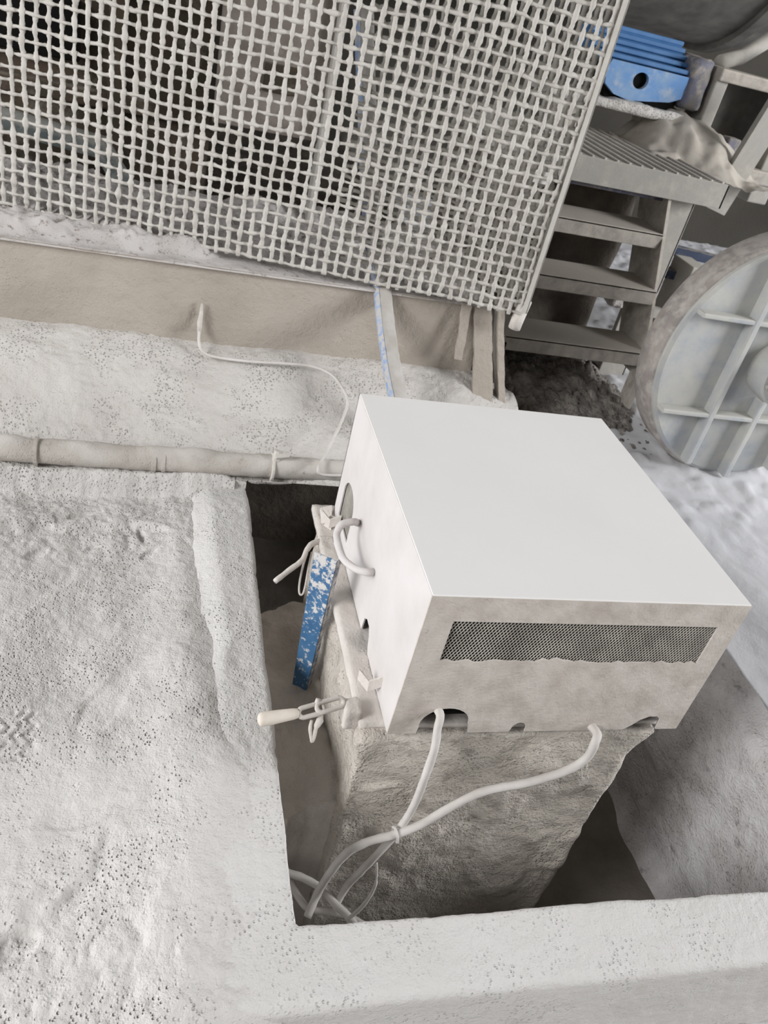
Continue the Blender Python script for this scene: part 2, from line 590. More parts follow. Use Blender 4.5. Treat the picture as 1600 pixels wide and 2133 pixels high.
# ---- L-shaped kerb round the pit: swept profile
def build_kerb():
    WL, WF = 0.150, 0.124
    prof = [(0.0, PIT - 0.02), (0.0, -0.8), (0.0, -0.60)]
    for k in range(8):
        prof.append((0.0, -0.58 + 0.015 * k))
    r = 0.011
    for k in range(1, 6):
        a = k / 6 * PI / 2
        prof.append((r - r * math.cos(a), KZ - r + r * math.sin(a)))
    for k in range(24):
        prof.append((r + (0.124 - 2.5 * r) * k / 23, KZ))
    for k in range(1, 7):
        a = k / 6 * PI / 2
        prof.append((0.124 - r * 1.5 + r * 1.5 * math.sin(a), KZ - r * 1.5 + r * 1.5 * math.cos(a)))
    for k in range(1, 20):
        prof.append((0.124, KZ - 0.02 - 0.012 * k))
    prof = np.array(prof)
    n = len(prof)
    # d normalised by .124, scaled by arm width
    rows = []
    y_start, x_end = 0.985, 1.75
    s1 = np.linspace(y_start, IY + 0.004, 250)
    s2 = np.linspace(IX + 0.004, x_end, 380)
    for y in s1:
        t = sstep(0.25, 0.0, y - IY)
        w = WL
        fx = IX - prof[:, 0] / 0.124 * w
        # mitre: outer points run on to the corner
        fy = y - (prof[:, 0] / 0.124 * WF) * (y_start - y) / (y_start - IY)
        rows.append(np.stack([fx, fy, prof[:, 1]], 1))
    for x in s2:
        fx = x - (prof[:, 0] / 0.124 * WL) * (x_end - x) / (x_end - IX)
        fy = IY - 0.012 * (x - IX) - prof[:, 0] / 0.124 * WF
        rows.append(np.stack([fx, fy, prof[:, 1]], 1))
    G = np.array(rows)
    m = len(G)
    V = G.reshape(-1, 3)
    # wandering surface
    du = np.gradient(G, axis=0)
    dv = np.gradient(G, axis=1)
    N = np.cross(du, dv)
    N /= np.linalg.norm(N, axis=2)[:, :, None] + 1e-9
    N = N.reshape(-1, 3)
    if N[(m // 4) * n + 25][2] < 0:
        N = -N
    h = 0.0028 * fbm(V, 6, 3, 71) + 0.0008 * fbm(V, 60, 3, 73) - 0.004 * np.clip(fbm(V, 30, 3, 77) - 0.55, 0, 1)
    V = V + N * h[:, None]
    # worn, drooping far end of the left arm and lumps at the corner of the drift
    V[:, 2] += -0.02 * sstep(0.82, 0.97, V[:, 1]) * (V[:, 2] > -0.6)
    V[:, 2] += -0.030 * sstep(-0.255, -0.325, V[:, 0] + 0.012 * fbm(V, 5, 2, 78)) * (V[:, 2] > -0.6) * sstep(0.0, 0.3, V[:, 1]) + 0.006 * sstep(-0.25, -0.33, V[:, 0]) * np.clip(fbm(V, 7, 3, 79), 0, 1) * (V[:, 2] > -0.5)
    i = np.arange((m - 1) * n).reshape(m - 1, n)[:, :-1].ravel()
    F = np.stack([i, i + n, i + n + 1, i + 1], axis=1)
    # close the far end
    V = np.vstack([V])
    F = F.tolist()
    F.append(list(range(n)))
    return V, F


V, F = build_kerb()
struct(obj('pit_kerb', V, F, M['kerb'], smooth=True), 'concrete kerb thick with pale dust bounding the pit', 'kerb')


# ---- pit: floor, right wall, back
def f_pitfloor(u, v):
    x = -0.30 + u * 1.45
    y = -0.30 + v * 1.95
    P = np.stack([x, y, 0 * x], 1)
    z = PIT + 0.012 * fbm(P, 5, 4, 2) + 0.10 * sstep(0.62, 0.95, x + 0.02 * fbm(P, 6, 2, 8)) * 0.2
    return np.stack([x, y, z], 1)


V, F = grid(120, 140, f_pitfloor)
struct(obj('pit_floor', V, F, M['pit'], smooth=True), 'dusty bottom of the pit, tinted darker for its shade', 'floor')


def f_pitright(u, v):
    y = -0.40 + u * 2.0
    t = v
    z = PIT - 0.03 + t * (KZ - PIT + 0.03)
    P = np.stack([0 * y, y, z], 1)
    x = RX + 0.012 * fbm(P, 4, 4, 4) + 0.02 * (1 - t) * 0 - 0.05 * sstep(0.16, 0.0, t) + 0.045 * sstep(0.86, 1.0, t) ** 2
    return np.stack([x, y, z], 1)


V, F = grid(160, 70, f_pitright)
struct(obj('wall_right', V, F, M['pitwall'], smooth=True), 'dusty inner wall of the pit right of the pedestal', 'wall')


# ground beyond the pit on the right and behind it
def f_floor_r(u, v):
    x = RX + 0.04 + u * 3.4
    y = -0.42 + v * 4.84
    P = np.stack([x, y, 0 * x], 1)
    z = KZ + 0.0 + 0.008 * fbm(P, 4, 4, 61) + 0.0015 * fbm(P, 25, 3, 62) * sstep(0.5, 0.9, y)
    z = z + 0.045 * sstep(1.05, 1.25, y + 0.05 * fbm(P, 8, 2, 65)) * sstep(1.25, 1.6, x) * 0.6
    z = z + 0.012 * np.clip(fbm(P, 18, 3, 66), 0, 1) * sstep(0.75, 1.0, y)
    z = np.where(u < 0.001, z - 0.06, z)
    return np.stack([x, y, z], 1)


V, F = grid(260, 340, f_floor_r)
struct(obj('floor', V, F, M['floor_r'], smooth=True), 'grey dusty ground right of the pit', 'floor')

# ground in front of the kerb
V, F = grid(60, 30, lambda u, v: np.stack([-1.3 + u * 4.6, -1.6 + v * 1.25, -0.72 + 0.012 * fbm(np.stack([u * 4.6, v * 1.25, 0 * u], 1), 5, 3, 91)], 1))
struct(obj('floor', V, F, M['floor'], smooth=True), 'lower dusty ground before the front kerb', 'floor')


# ---- ledge behind the pit, heaped with dust against the wall
def f_ledge(u, v):
    x = -1.7 + u * 2.42
    s = v
    y = 0.955 + s * 0.49
    P = np.stack([x, y, 0 * x], 1)
    z = -0.435 + 0.175 * sstep(0.0, 1.0, s * 1.08) ** 0.9
    z = z + 0.016 * sstep(0.0, 0.18, s) * fbm(P, 4, 3, 101) * sstep(1.0, 0.8, s) + 0.0028 * fbm(P, 28, 3, 103)
    z = z + 0.003 * np.abs(fbm(P, 45, 3, 104)) * sstep(-0.1, 0.1, fbm(P, 5, 2, 105))
    # crust edge: little drop along the pipe
    z = z - 0.022 * sstep(0.190, 0.172, s + 0.02 * fbm(P, 9, 3, 108)) * sstep(-0.85, -0.70, x) * sstep(0.05, -0.1, x)
    # dip where the dust has run off to the right
    z = z - 0.06 * sstep(0.52, 0.72, x)
    z = np.where(v < 0.006, np.where(x < IX, -0.60, -0.447), z)
    return np.stack([x, y, z], 1)


V, F = grid(420, 110, f_ledge)
V[:, 1] = np.where(V[:, 2] < -0.44, np.where(V[:, 1] < 0.962, 0.957, V[:, 1]), V[:, 1])
struct(obj('foundation_ledge', V, F, M['ledge'], smooth=True), 'ledge heaped with pale dust behind the pipe', 'ledge')

# left of the pit the ledge stands on solid ground; over the pit it bridges a dark recess
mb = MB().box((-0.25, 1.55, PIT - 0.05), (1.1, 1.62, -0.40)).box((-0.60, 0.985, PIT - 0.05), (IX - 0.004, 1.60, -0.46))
struct(mb.build('wall_pit_back', M['dark']), 'wall coloured dark for the shade at the far end of the recess under the ledge', 'wall')  # the recess shade is put into the colour of this wall


# foundation wall (vertical face and dusty top)
def f_wall(u, v):
    x = -1.8 + u * 2.36
    P0 = np.stack([x, 0 * x, v], 1)
    z = -0.36 + v * (0.335 - 0.002)
    P = np.stack([x, 0 * x, z], 1)
    y = 1.402 + 0.006 * fbm(P, 6, 4, 111) + 0.0 * v - 0.012 * sstep(0.94, 1.0, v)
    return np.stack([x, y, z], 1)


V, F = grid(240, 50, f_wall)
struct(obj('wall_foundation', V, F, M['wall'], smooth=True), 'grey dusty foundation wall under the wire mesh guard', 'wall')


def f_beamtop(u, v):
    x = -1.8 + u * 2.36
    y = 1.388 + v * 0.62
    P = np.stack([x, y, 0 * x], 1)
    z = -0.027 + 0.002 * fbm(P, 20, 3, 115)
    heap = sstep(0.05, 0.17, v + 0.06 * fbm(P, 5, 3, 117) - 0.02 - 0.10 * sstep(-0.5, 0.1, x))
    z = z + heap * (0.035 + 0.020 * fbm(P, 7, 4, 118) + 0.010 * fbm(P, 34, 3, 119))
    z = np.where(v < 0.004, -0.034, z)
    return np.stack([x, y, z], 1)


V, F = grid(360, 110, f_beamtop)
struct(obj('foundation_top', V, F, M['beamtop'], smooth=True), 'dust heaped along the top of the foundation wall', 'ledge')

# hall shell behind
mb = MB().box((-4.0, 4.4, -1.2), (6.5, 4.5, 3.4))
struct(mb.build('wall_back', M['hall']), 'dark wall of the hall far behind the machines', 'wall')
mb = MB().box((-4.0, -3.2, 3.0), (5.2, 4.5, 3.15))  # roof out of view, added to cut overhead light so the pit goes dark
struct(mb.build('shading_ceiling', M['hall']), 'unseen grey roof slab added to keep sky light out of the pit', 'shading_ceiling')
V, F = grid(60, 60, lambda u, v: np.stack([-3.0 + u * 3.6, 1.6 + v * 2.9, -0.20 + 0.03 * fbm(np.stack([u * 4, v * 3, 0 * u], 1), 3, 3, 5)], 1))
struct(obj('floor', V, F, M['dark'], smooth=True), 'dark ground under the machines behind the guard', 'floor')

struct(MB().box((-4.0, -3.5, -1.2), (6.5, -3.4, 3.4)).build('shading_wall_front', M['hall']), 'unseen wall added behind the viewer to dim the front faces', 'wall')  # out of view; added to close the front and dim front-facing sides
struct(MB().box((-6.5, -3.4, -0.80), (-1.2, 4.4, -0.53)).build('floor', M['floor']), 'dusty hall floor further left', 'floor')
struct(MB().box((4.2, -3.4, -0.80), (7.0, 4.4, -0.46)).build('floor', M['floor_r']), 'dusty hall floor further right', 'floor')
struct(MB().box((-1.2, -3.4, -0.90), (4.2, -1.4, -0.73)).build('floor', M['floor']), 'dusty hall floor at the viewer', 'floor')
struct(MB().box((1.75, -1.4, -0.90), (4.2, -0.40, -0.47)).build('floor', M['floor_r']), 'dusty hall floor right of the front kerb', 'floor')

# ================================================================== PEDESTAL
def ped_shape(V):
    # belly, lip under the frame and a ragged left front corner
    z = V[:, 2]
    top = sstep(-0.43, -0.35, z)
    V[:, 0] += 0.035 * top * sstep(0.48, 0.53, V[:, 0])
    V[:, 1] -= 0.010 * np.clip(fbm(V, 10, 3, 131), 0, 1) * sstep(0.1, 0.0, V[:, 1])
    V[:, 1] -= 0.016 * sstep(0.01, 0.03, 0.012 * fbm(V, 5, 3, 132) + 0.02 - np.abs(z + 0.50 - 0.12 * V[:, 0])) * sstep(0.1, 0.0, V[:, 1])
    V[:, 0] -= 0.012 * sstep(-0.62, -0.36, z) * sstep(0.05, -0.02, V[:, 0]) * (0.6 + fbm(V, 14, 3, 133))
    return V


ped = thing('concrete_pedestal', 'dust crusted concrete pedestal standing in the pit under the white cover', 'pedestal', (0.25, 0.32, PIT))
V, F = rough_box((-0.032, 0.012, PIT - 0.01), (0.532, 0.64, -0.347), 0.0085, 0.006, 7, 120, 0.008, ped_shape)
obj('block', V, F, M['pedestal'], ped, True)
V, F = rough_box((-0.046, 0.024, -0.349), (0.578, 0.70, -0.332), 0.012, 0.0022, 30, 140, 0.005)
obj('base_frame', V, F, M['frame'], ped, True, 'dusty flat base plate with the cover set down on it')

# dust bank in the slot between kerb and pedestal
def f_bank(u, v):
    x = -0.20 + u * 0.20
    y = 0.0 + v * 0.70
    P = np.stack([x, y, 0 * x], 1)
    e = 0.03 * fbm(P, 12, 3, 151)
    m = sstep(0.03, 0.07, y + e) * sstep(0.645, 0.60, y + e * 0.7)
    top = -0.600 + 0.018 * fbm(P, 9, 4, 152) + 0.03 * sstep(-0.10, -0.03, x) - 0.05 * sstep(0.22, 0.08, y)
    z = PIT + (top - PIT) * m
    return np.stack([x, y, z], 1)


V, F = grid(70, 200, f_bank)
tag(obj('dust_bank', V, F, M['bank'], None, True, loc=(-0.1, 0.33, PIT)), 'bank of dust filling the slot between kerb and pedestal', 'dust heap')['kind'] = 'stuff'

# ================================================================== COVER BOX
BW, BD, BH = 0.60, 0.659, 0.327
cov = thing('equipment_cover', 'white sheet metal equipment cover with a mesh vent and cable notches', 'cover', (0.30, 0.33, -0.332))
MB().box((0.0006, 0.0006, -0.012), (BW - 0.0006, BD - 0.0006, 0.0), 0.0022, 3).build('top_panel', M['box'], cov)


def arc(cx, cz, r, rz, a0, a1, n=14):
    return [(cx + r * math.cos(a0 + (a1 - a0) * k / n), cz + rz * math.sin(a0 + (a1 - a0) * k / n)) for k in range(n + 1)]


zt, zb = -0.0018, -0.329
# front: u = x, v = z
out = [(0.0, zt), (0.0, zb), (0.054, zb), (0.055, -0.31)] + arc(0.101, -0.305, 0.047, 0.042, PI, 0, 14) + [(0.150, -0.31), (0.154, zb)]
out += [(0.236, zb)] + arc(0.253, -0.322, 0.015, 0.018, PI, 0, 8) + [(0.268, zb), (0.478, zb)]
out += [(0.492, -0.318), (0.505, -0.302), (0.522, -0.292), (0.540, -0.292), (0.550, -0.302), (0.552, zb), (BW, zb), (BW, zt)]
hole = [(0.050, -0.054), (0.556, -0.054), (0.556, -0.144)]
rr = random.Random(8)
n = 40
for k in range(n + 1):
    hole.append((0.556 - 0.506 * k / n, -0.144 + (rr.random() - 0.6) * 0.007 + (0.006 if 0.52 < k / n < 0.64 else 0)))
V, F = plate(out, [hole], 0.003, lambda a, b, c: (a, c, b))
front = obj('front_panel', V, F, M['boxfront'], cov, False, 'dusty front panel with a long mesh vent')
# vent mesh: crossed strands
mb = MB()
pitch = 0.0064
x0, x1, z0, z1 = 0.046, 0.560, -0.152, -0.050
hgt = z1 - z0


def strand(mb, a, b, w, yo):
    a = np.array(a)
    b = np.array(b)
    d = (b - a) / np.linalg.norm(b - a)
    nrm = np.array([-d[1], d[0]]) * w / 2
    q = [a + nrm, a - nrm, b - nrm, b + nrm]
    mb.add([(p[0], yo, p[1]) for p in q] + [(p[0], yo + 0.0010, p[1]) for p in q],
           [(0, 1, 2, 3), (7, 6, 5, 4), (0, 4, 5, 1), (1, 5, 6, 2), (2, 6, 7, 3), (3, 7, 4, 0)])


sl = 0.55      # run of a strand per unit of height
x = x0 - hgt * sl
while x < x1 + hgt * sl:
    for sg in (1, -1):
        ax, bx = (x, x + hgt * sl) if sg > 0 else (x + hgt * sl, x)
        az, bz = z0, z1
        # clip to the opening
        def cut(ax, az, bx, bz):
            t0, t1 = 0.0, 1.0
            dx = bx - ax
            for lim, s in ((x0, 1), (x1, -1)):
                if dx * s > 0:
                    t0 = max(t0, (lim - ax) / dx)
                elif dx * s < 0:
                    t1 = min(t1, (lim - ax) / dx)
            return t0, t1
        t0, t1 = cut(ax, az, bx, bz)
        if t1 - t0 > 0.02:
            A = (ax + (bx - ax) * t0, az + (bz - az) * t0)
            B = (ax + (bx - ax) * t1, az + (bz - az) * t1)
            strand(mb, A, B, 0.0014, 0.0042 if sg > 0 else 0.0052)
    x += pitch
MB().box((0.03, 0.035, -0.325), (0.57, 0.60, -0.03), 0.01).build('dark_core', M['black'], cov, False, 'black block added inside the cover to darken the vent')  # black filler so the hollow behind the vent looks unlit
mb.build('vent_mesh', M['grille'], cov, False, 'dark fine mesh behind the front vent opening', kind='stuff')
# left side: u = y, v = z
yl = BD
out = [(0.0032, zt), (0.0032, zb), (0.195, zb), (0.205, -0.318), (0.212, -0.300), (0.226, -0.285), (0.246, -0.284), (0.262, -0.296), (0.266, zb), (yl, zb), (yl, zt)]
hole = [(0.500, -0.292), (0.500, -0.225)] + arc(0.555, -0.225, 0.055, 0.045, PI, 0, 12) + [(0.610, -0.292)]
V, F = plate(out, [hole], 0.003, lambda a, b, c: (c, a, b))
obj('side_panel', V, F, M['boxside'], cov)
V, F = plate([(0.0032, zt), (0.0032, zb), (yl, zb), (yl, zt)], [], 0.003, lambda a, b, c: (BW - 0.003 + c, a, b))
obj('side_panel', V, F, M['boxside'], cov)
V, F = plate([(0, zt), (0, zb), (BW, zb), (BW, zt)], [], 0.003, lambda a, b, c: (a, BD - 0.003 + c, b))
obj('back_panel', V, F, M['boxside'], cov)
mb = MB()
for k in range(19):
    y = 0.498 + k * 0.0064
    mb.box((0.005, y, -0.296), (0.007, y + 0.0024, -0.176))
for k in range(19):
    z = -0.296 + k * 0.0064
    mb.box((0.006, 0.496, z), (0.008, 0.614, z + 0.0024))
mb.build('vent_mesh', M['grille'], cov, kind='stuff')
# bow handle on the left side
hp = [at(748, 1090, x=0.004), at(735, 1087, x=-0.022), at(712, 1093, x=-0.047), at(702, 1112, x=-0.056), at(706, 1140, x=-0.056),
      at(717, 1166, x=-0.050), at(740, 1184, x=-0.036), at(765, 1192, x=-0.016), at(781, 1190, x=0.004)]
hs = spline(hp, 7)
V, F = tube(hs, 0.0078, 12, True, 0.10, 4)
obj('handle', V, F, M['boxside'], cov, True, 'bow handle of dusty round bar')
# bent catch lugs on the lower left edge
for (yy, s) in ((0.105, 1.0), (0.60, 1.0)):
    mb = MB()
    for (a, b) in (((0.0, yy - 0.022, -0.300), (-0.024, yy - 0.020, -0.314)), ((-0.024, yy - 0.020, -0.314), (-0.040, yy + 0.002, -0.306))):
        a = np.array(a)
        b = np.array(b)
        q = [a, b, b + (0, 0.004, 0.022), a + (0, 0.004, 0.022)]
        q2 = [p + np.array((0.001, 0.004, 0.0)) for p in q]
        mb.add(q + q2, [(3, 2, 1, 0), (4, 5, 6, 7), (0, 1, 5, 4), (1, 2, 6, 5), (2, 3, 7, 6), (3, 0, 4, 7)])
    mb.build('catch_lug', M['frame'], cov)

# ================================================================== CLAMPS
# lower clamp: cream grip, chain links, hook
c2 = thing('toggle_clamp', 'dusty chain clamp with a thick cream grip reaching over the kerb', 'clamp', at(705, 1470, z=-0.335), 'clamps holding the cover down')
zz = -0.312
g0, g1 = at(538, 1500, z=zz), at(622, 1485, z=zz)
d = g1 - g0
tt = [0.0, 0.03, 0.10, 0.3, 0.6, 0.85, 0.97, 1.0]
V, F = tube([g0 + d * t for t in tt], [0.006, 0.0105, 0.0125, 0.0122, 0.0112, 0.0100, 0.0085, 0.005], 14, True, 0.05, 3)
obj('grip', V, F, M['grip'], c2, True, 'cream coloured thick grip')


def link(a, b, w, r, zup):
    a = np.array(a, float)
    b = np.array(b, float)
    d = b - a
    L = np.linalg.norm(d)
    d /= L
    nrm = np.cross(d, zup)
    nrm /= np.linalg.norm(nrm)
    P = []
    for k in range(9):
        t = -PI / 2 + PI * k / 8
        P.append(b - d * w + d * w * math.cos(t) + nrm * w * math.sin(t))
    for k in range(9):
        t = PI / 2 + PI * k / 8
        P.append(a + d * w + d * w * math.cos(t) + nrm * w * math.sin(t))
    P.append(P[0])
    return tube(P, r, 7, False, 0.2, 5)


def px(u, v, z):
    return at(u, v, z=z)


V, F = link(px(622, 1487, zz), px(674, 1473, zz), 0.0085, 0.0042, np.array([-.2, -.5, .8]))
obj('chain_link', V, F, M['frame'], c2, True)
V, F = link(px(660, 1476, zz + .003), px(716, 1461, zz + .003), 0.0085, 0.0042, np.array([-.2, -.5, .8]))
obj('chain_link', V, F, M['frame'], c2, True)
V, F = tube(spline([px(664, 1456, zz + .012), px(661, 1466, zz + .004), px(668, 1478, zz - .006), px(668, 1496, zz - .014), px(660, 1512, -.335), px(650, 1545, -.36)], 5),
            [0.005] * 6 + [0.0042] * 10 + [0.0055] * 5 + [0.0035] * 5, 8, True, 0.25, 6)
obj('hook', V, F, M['frame'], c2, True)
V, F = tube(spline([px(650, 1500, -.33), px(646, 1520, -.34), px(650, 1546, -.36)], 5), 0.003, 7, True, 0.2, 7)
obj('hook', V, F, M['frame'], c2, True)
V, F = rough_box((-0.074, 0.034, -0.358), (-0.040, 0.074, -0.310), 0.005, 0.004, 40, 170, 0.007)
obj('anchor_block', V, F, M['frame'], c2, True)

# upper clamp: lever, wire loop, bracket
c1 = thing('toggle_clamp', 'dusty lever clamp with a hanging wire loop beside the blue bar', 'clamp', at(684, 1120, z=-0.335), 'clamps holding the cover down')
zz = -0.335
V, F = tube(spline([px(668, 1126, zz + .01), px(650, 1133, zz + .012), px(638, 1148, zz + .008), px(628, 1168, zz - .002), px(600, 1190, zz - .012), px(573, 1211, zz - .02)], 5),
            [0.0065] * 10 + [0.0058] * 8 + [0.0062] * 8, 10, True, 0.15, 8)
obj('lever', V, F, M['frame'], c1, True)
V, F = tube(spline([px(650, 1150, zz), px(643, 1180, zz - .02), px(637, 1215, zz - .045), px(631, 1237, zz - .06), px(624, 1236, zz - .06), px(624, 1215, zz - .045), px(631, 1180, zz - .02), px(640, 1152, zz)], 6),
            0.0024, 7, True, 0.1, 9)
obj('wire_loop', V, F, M['frame'], c1, True)
V, F = rough_box((-0.050, 0.470, -0.352), (-0.012, 0.560, -0.318), 0.006, 0.003, 40, 171, 0.006)
obj('anchor_block', V, F, M['frame'], c1, True)
# upright bracket plate with a V bend
mb = MB()
a = at(666, 1058, z=-0.31)
b = at(692, 1052, z=-0.30)
c = at(690, 1104, z=-0.33)
dd = at(671, 1106, z=-0.345)
q = [a, b, c, dd]
q2 = [p + np.array((0.002, 0.006, -0.006)) for p in q]
mb.add(q + q2, [(0, 1, 2, 3), (7, 6, 5, 4), (0, 4, 5, 1), (1, 5, 6, 2), (2, 6, 7, 3), (3, 7, 4, 0)])
mb.tube([px(672, 1090, -.315), px(682, 1084, -.305), px(690, 1076, -.30), px(706, 1082, -.30)], 0.004, 7)
mb.build('bracket', M['frame'], c1)

# ================================================================== BLUE BAR
bl = thing('angle_bar', 'scratched blue painted steel angle bar leaning in the slot beside the pedestal', 'bar', at(615, 1465, z=-0.655))
A0 = at(603, 1460, z=-0.645)
A1 = at(628, 1476, z=-0.645)
B0 = at(655, 1150, x=-0.105)
B1 = at(690, 1158, x=-0.080)
B1 = B0 + (A1 - A0) * 1.12 + np.array((0.012, -0.006, 0.004))
ax = (B0 - A0)
ax /= np.linalg.norm(ax)
back = np.cross(ax, A1 - A0)
back /= np.linalg.norm(back)
if back @ ray(640, 1300) < 0:
    back = -back
nS = 60


def barpt(t, s, dep):
    L = A0 + (B0 - A0) * t
    Rr = A1 + (B1 - A1) * t
    return L + (Rr - L) * s + back * dep


def sheet(f, nu, nv, thick, nrm):
    V1, F1 = grid(nu, nv, f)
    V2 = V1 + nrm * thick
    n = len(V1)
    F = F1.tolist() + (F1[:, ::-1] + n).tolist()
    e = list(range(nu)) + [nu * k + nu - 1 for k in range(1, nv)] + [nu * (nv - 1) + k for k in range(nu - 2, -1, -1)] + [nu * k for k in range(nv - 2, 0, -1)]
    for i in range(len(e)):
        p, q = e[i], e[(i + 1) % len(e)]
        F.append([p, q, q + n, p + n])
    return np.vstack([V1, V2]), F


def split_bar(t0, t1):
    def f(u, v):
        t = t0 + (t1 - t0) * u
        rag = np.where(u < 0.001, 1, 0) * 0.012 * np.sin(v * 9) if t0 == 0 else 0
        return np.array([barpt(a + r, s, 0.0) for a, s, r in zip(t, v, rag * np.ones_like(t))])
    return sheet(f, 30, 6, 0.004, back)


V, F = split_bar(0.0, 1.0)
obj('wide_leg', V, F, M['blue'], bl)


def fl(u, v):
    return np.array([barpt(a, 1.0, 0.020 * s) for a, s in zip(u, v)])


sd = (A1 - A0) / np.linalg.norm(A1 - A0)
V, F = sheet(fl, 20, 3, 0.004, -sd)
obj('narrow_leg', V, F, M['blueworn'], bl)

# ================================================================== CABLES
def cable(name, pts, r, label, mat='cable', per=7, n=9, group=None):
    P = spline(pts, per)
    V, F = tube(P, r, n, True, 0.08, 11)
    return tag(obj(name, V, F, M[mat], None, True, loc=P[-1]), label, 'cable', group)


yf = -0.022
cable('power_cable', [(0.075, 0.06, -0.30), at(915, 1484, y=-0.004), at(911, 1520, y=-0.02), at(905, 1560, y=yf - .008), at(885, 1620, y=yf - .015), at(866, 1670, y=yf - .015),
                      at(845, 1708, y=yf - .014), at(818, 1745, y=yf - .014), at(790, 1775, y=yf - .02), at(755, 1812, y=yf - .02), at(720, 1850, y=yf - .01), at(690, 1905, y=yf - .03)], 0.0078,
      'straight cable hanging from the large left notch of the white cover')
cable('power_cable', [(0.40, 0.05, -0.335), at(1240, 1522, y=-0.012), at(1240, 1545, y=yf - .01), at(1222, 1578, y=yf - .013), at(1180, 1605, y=yf - .014), at(1100, 1630, y=yf - .015),
                      at(1010, 1648, y=yf - .016), at(940, 1680, y=yf - .016), at(880, 1715, y=yf - .018), at(825, 1738, y=yf - .03),
                      at(770, 1752, y=yf - .03), at(725, 1775, y=yf - .03), at(690, 1815, y=yf - .02), at(662, 1860, y=yf - .01), at(640, 1910, y=yf - .04)], 0.0085,
      'curved cable sweeping left across the front of the pedestal')
zc = -0.80
cable('power_cable', [at(560, 1790, z=zc), at(592, 1815, z=zc), at(630, 1828, z=zc), at(668, 1850, z=zc), at(700, 1885, z=zc), at(728, 1912, z=zc), at(760, 1960, z=zc)], 0.0085,
      'upper of two cables looping in the pit corner by the kerb')
cable('power_cable', [at(570, 1785, z=zc - .02), at(600, 1825, z=zc - .02), at(618, 1862, z=zc - .02), at(642, 1892, z=zc - .02), at(680, 1898, z=zc - .02), at(722, 1908, z=zc - .02), at(770, 1935, z=zc - .02)], 0.008,
      'lower of two cables looping in the pit corner by the kerb')
cable('cable_tail', [at(725, 1915, y=-.09), at(748, 1895, y=-.085), at(770, 1868, y=-.08), at(783, 1838, y=-.075), at(785, 1798, y=-.07)], [0.0042] * 12 + [0.0036] * 10 + [0.0022] * 7,
      'thin cable tail standing up at the foot of the pedestal')
# tie holding the two hanging cables together
P = at(824, 1738, y=-0.05)
V, F = link(P + np.array([-.004, 0, .016]), P + np.array([.004, 0, -.018]), 0.012, 0.0025, np.array([1, 0.2, 0.1]))
tag(obj('cable_tie', V, F, M['cable'], None, True, loc=P), 'dusty tie wrapped round two crossing cables on the pedestal', 'cable tie')

# ================================================================== PIPE
PY, PZ, PR = 0.985, -0.418, 0.031
pp = thing('conduit_pipe', 'long dust caked pipe running along the ledge into the cover', 'pipe', (-0.4, PY, PZ))
xs = np.linspace(-1.7, 0.75, 160)
C = np.stack([xs, PY + 0.004 * np.sin(xs * 3), PZ + 0.004 * np.sin(xs * 2.1 + 1)], 1)
V, F = tube(C, PR, 18, True, 0.05, 21)
V[:, 2] += 0.012 * np.clip(fbm(V, 10, 3, 23), 0, 1) * sstep(PZ + 0.005, PZ + 0.03, V[:, 2]) * sstep(0.0, -0.2, V[:, 0])
obj('tube', V, F, M['pipe'], pp, True)


def ring(xc, w, r, name, parent, mat):
    V, F = lathe([(r - 0.006, -w / 2), (r, -w / 2 + 0.001), (r, w / 2 - 0.001), (r - 0.006, w / 2)], 20, (xc, PY + 0.004 * math.sin(xc * 3), PZ + 0.004 * math.sin(xc * 2.1 + 1)), 'x')
    V = np.array(V)
    return obj(name, V, F, M[mat], parent, False)


for u, w in ((322, 0.012), (342, 0.010)):
    ring(at(u, 945, y=PY)[0], w, PR + 0.0028, 'band', pp, 'pipe')
ring(at(76, 925, y=PY)[0], 0.010, PR + 0.007, 'flange', pp, 'pipe')
xc = at(570, 970, y=PY - .02)[0]
cl = ring(xc, 0.008, PR + 0.008, 'pipe_clamp', pp, 'frame')
mb = MB().tube([(xc + 0.004, PY - 0.012, PZ + 0.025), (xc + 0.010, PY - 0.006, PZ + 0.058)], 0.012, 10, True, 0.2, 3)
mb.tube([(xc + 0.002, PY - 0.015, PZ + 0.046), (xc + 0.038, PY - 0.010, PZ + 0.050)], 0.010, 6, True)
mb.build('clamp_bolt', M['pipe'], cl, False, 'lumpy bolt on top of the pipe clamp')

# ---- thin sensor cable over the dust
def led(u, v, z):
    return at(u, v, z=z)


pts = [at(420, 648, y=1.385), at(415, 690, y=1.375), at(415, 716, y=1.35), at(424, 734, y=1.33), at(450, 744, y=1.325), at(520, 753, y=1.31), at(590, 757, y=1.30), at(650, 763, y=1.29),
       at(690, 780, y=1.25), at(713, 808, y=1.20), at(724, 838, y=1.15), at(714, 872, y=1.10), at(694, 915, y=1.03), at(676, 950, y=0.98), at(663, 975, y=0.938), at(667, 987, y=0.93),
       at(690, 990, y=0.935), at(740, 990, y=0.94)]
tc = thing('sensor_cable', 'thin cable curving over the dusty ledge to the pipe', 'cable', at(424, 734, y=1.33))
V, F = tube(spline(pts, 7), 0.0042, 8, True, 0.06, 31)
obj('lead', V, F, M['cable'], tc, True)
V, F = tube([at(421, 632, y=1.39), at(419, 655, y=1.388), at(416, 672, y=1.382), at(415, 694, y=1.376)], [0.003, 0.006, 0.0075, 0.006], 10, True)
obj('plug', V, F, M['pipe'], tc, True)

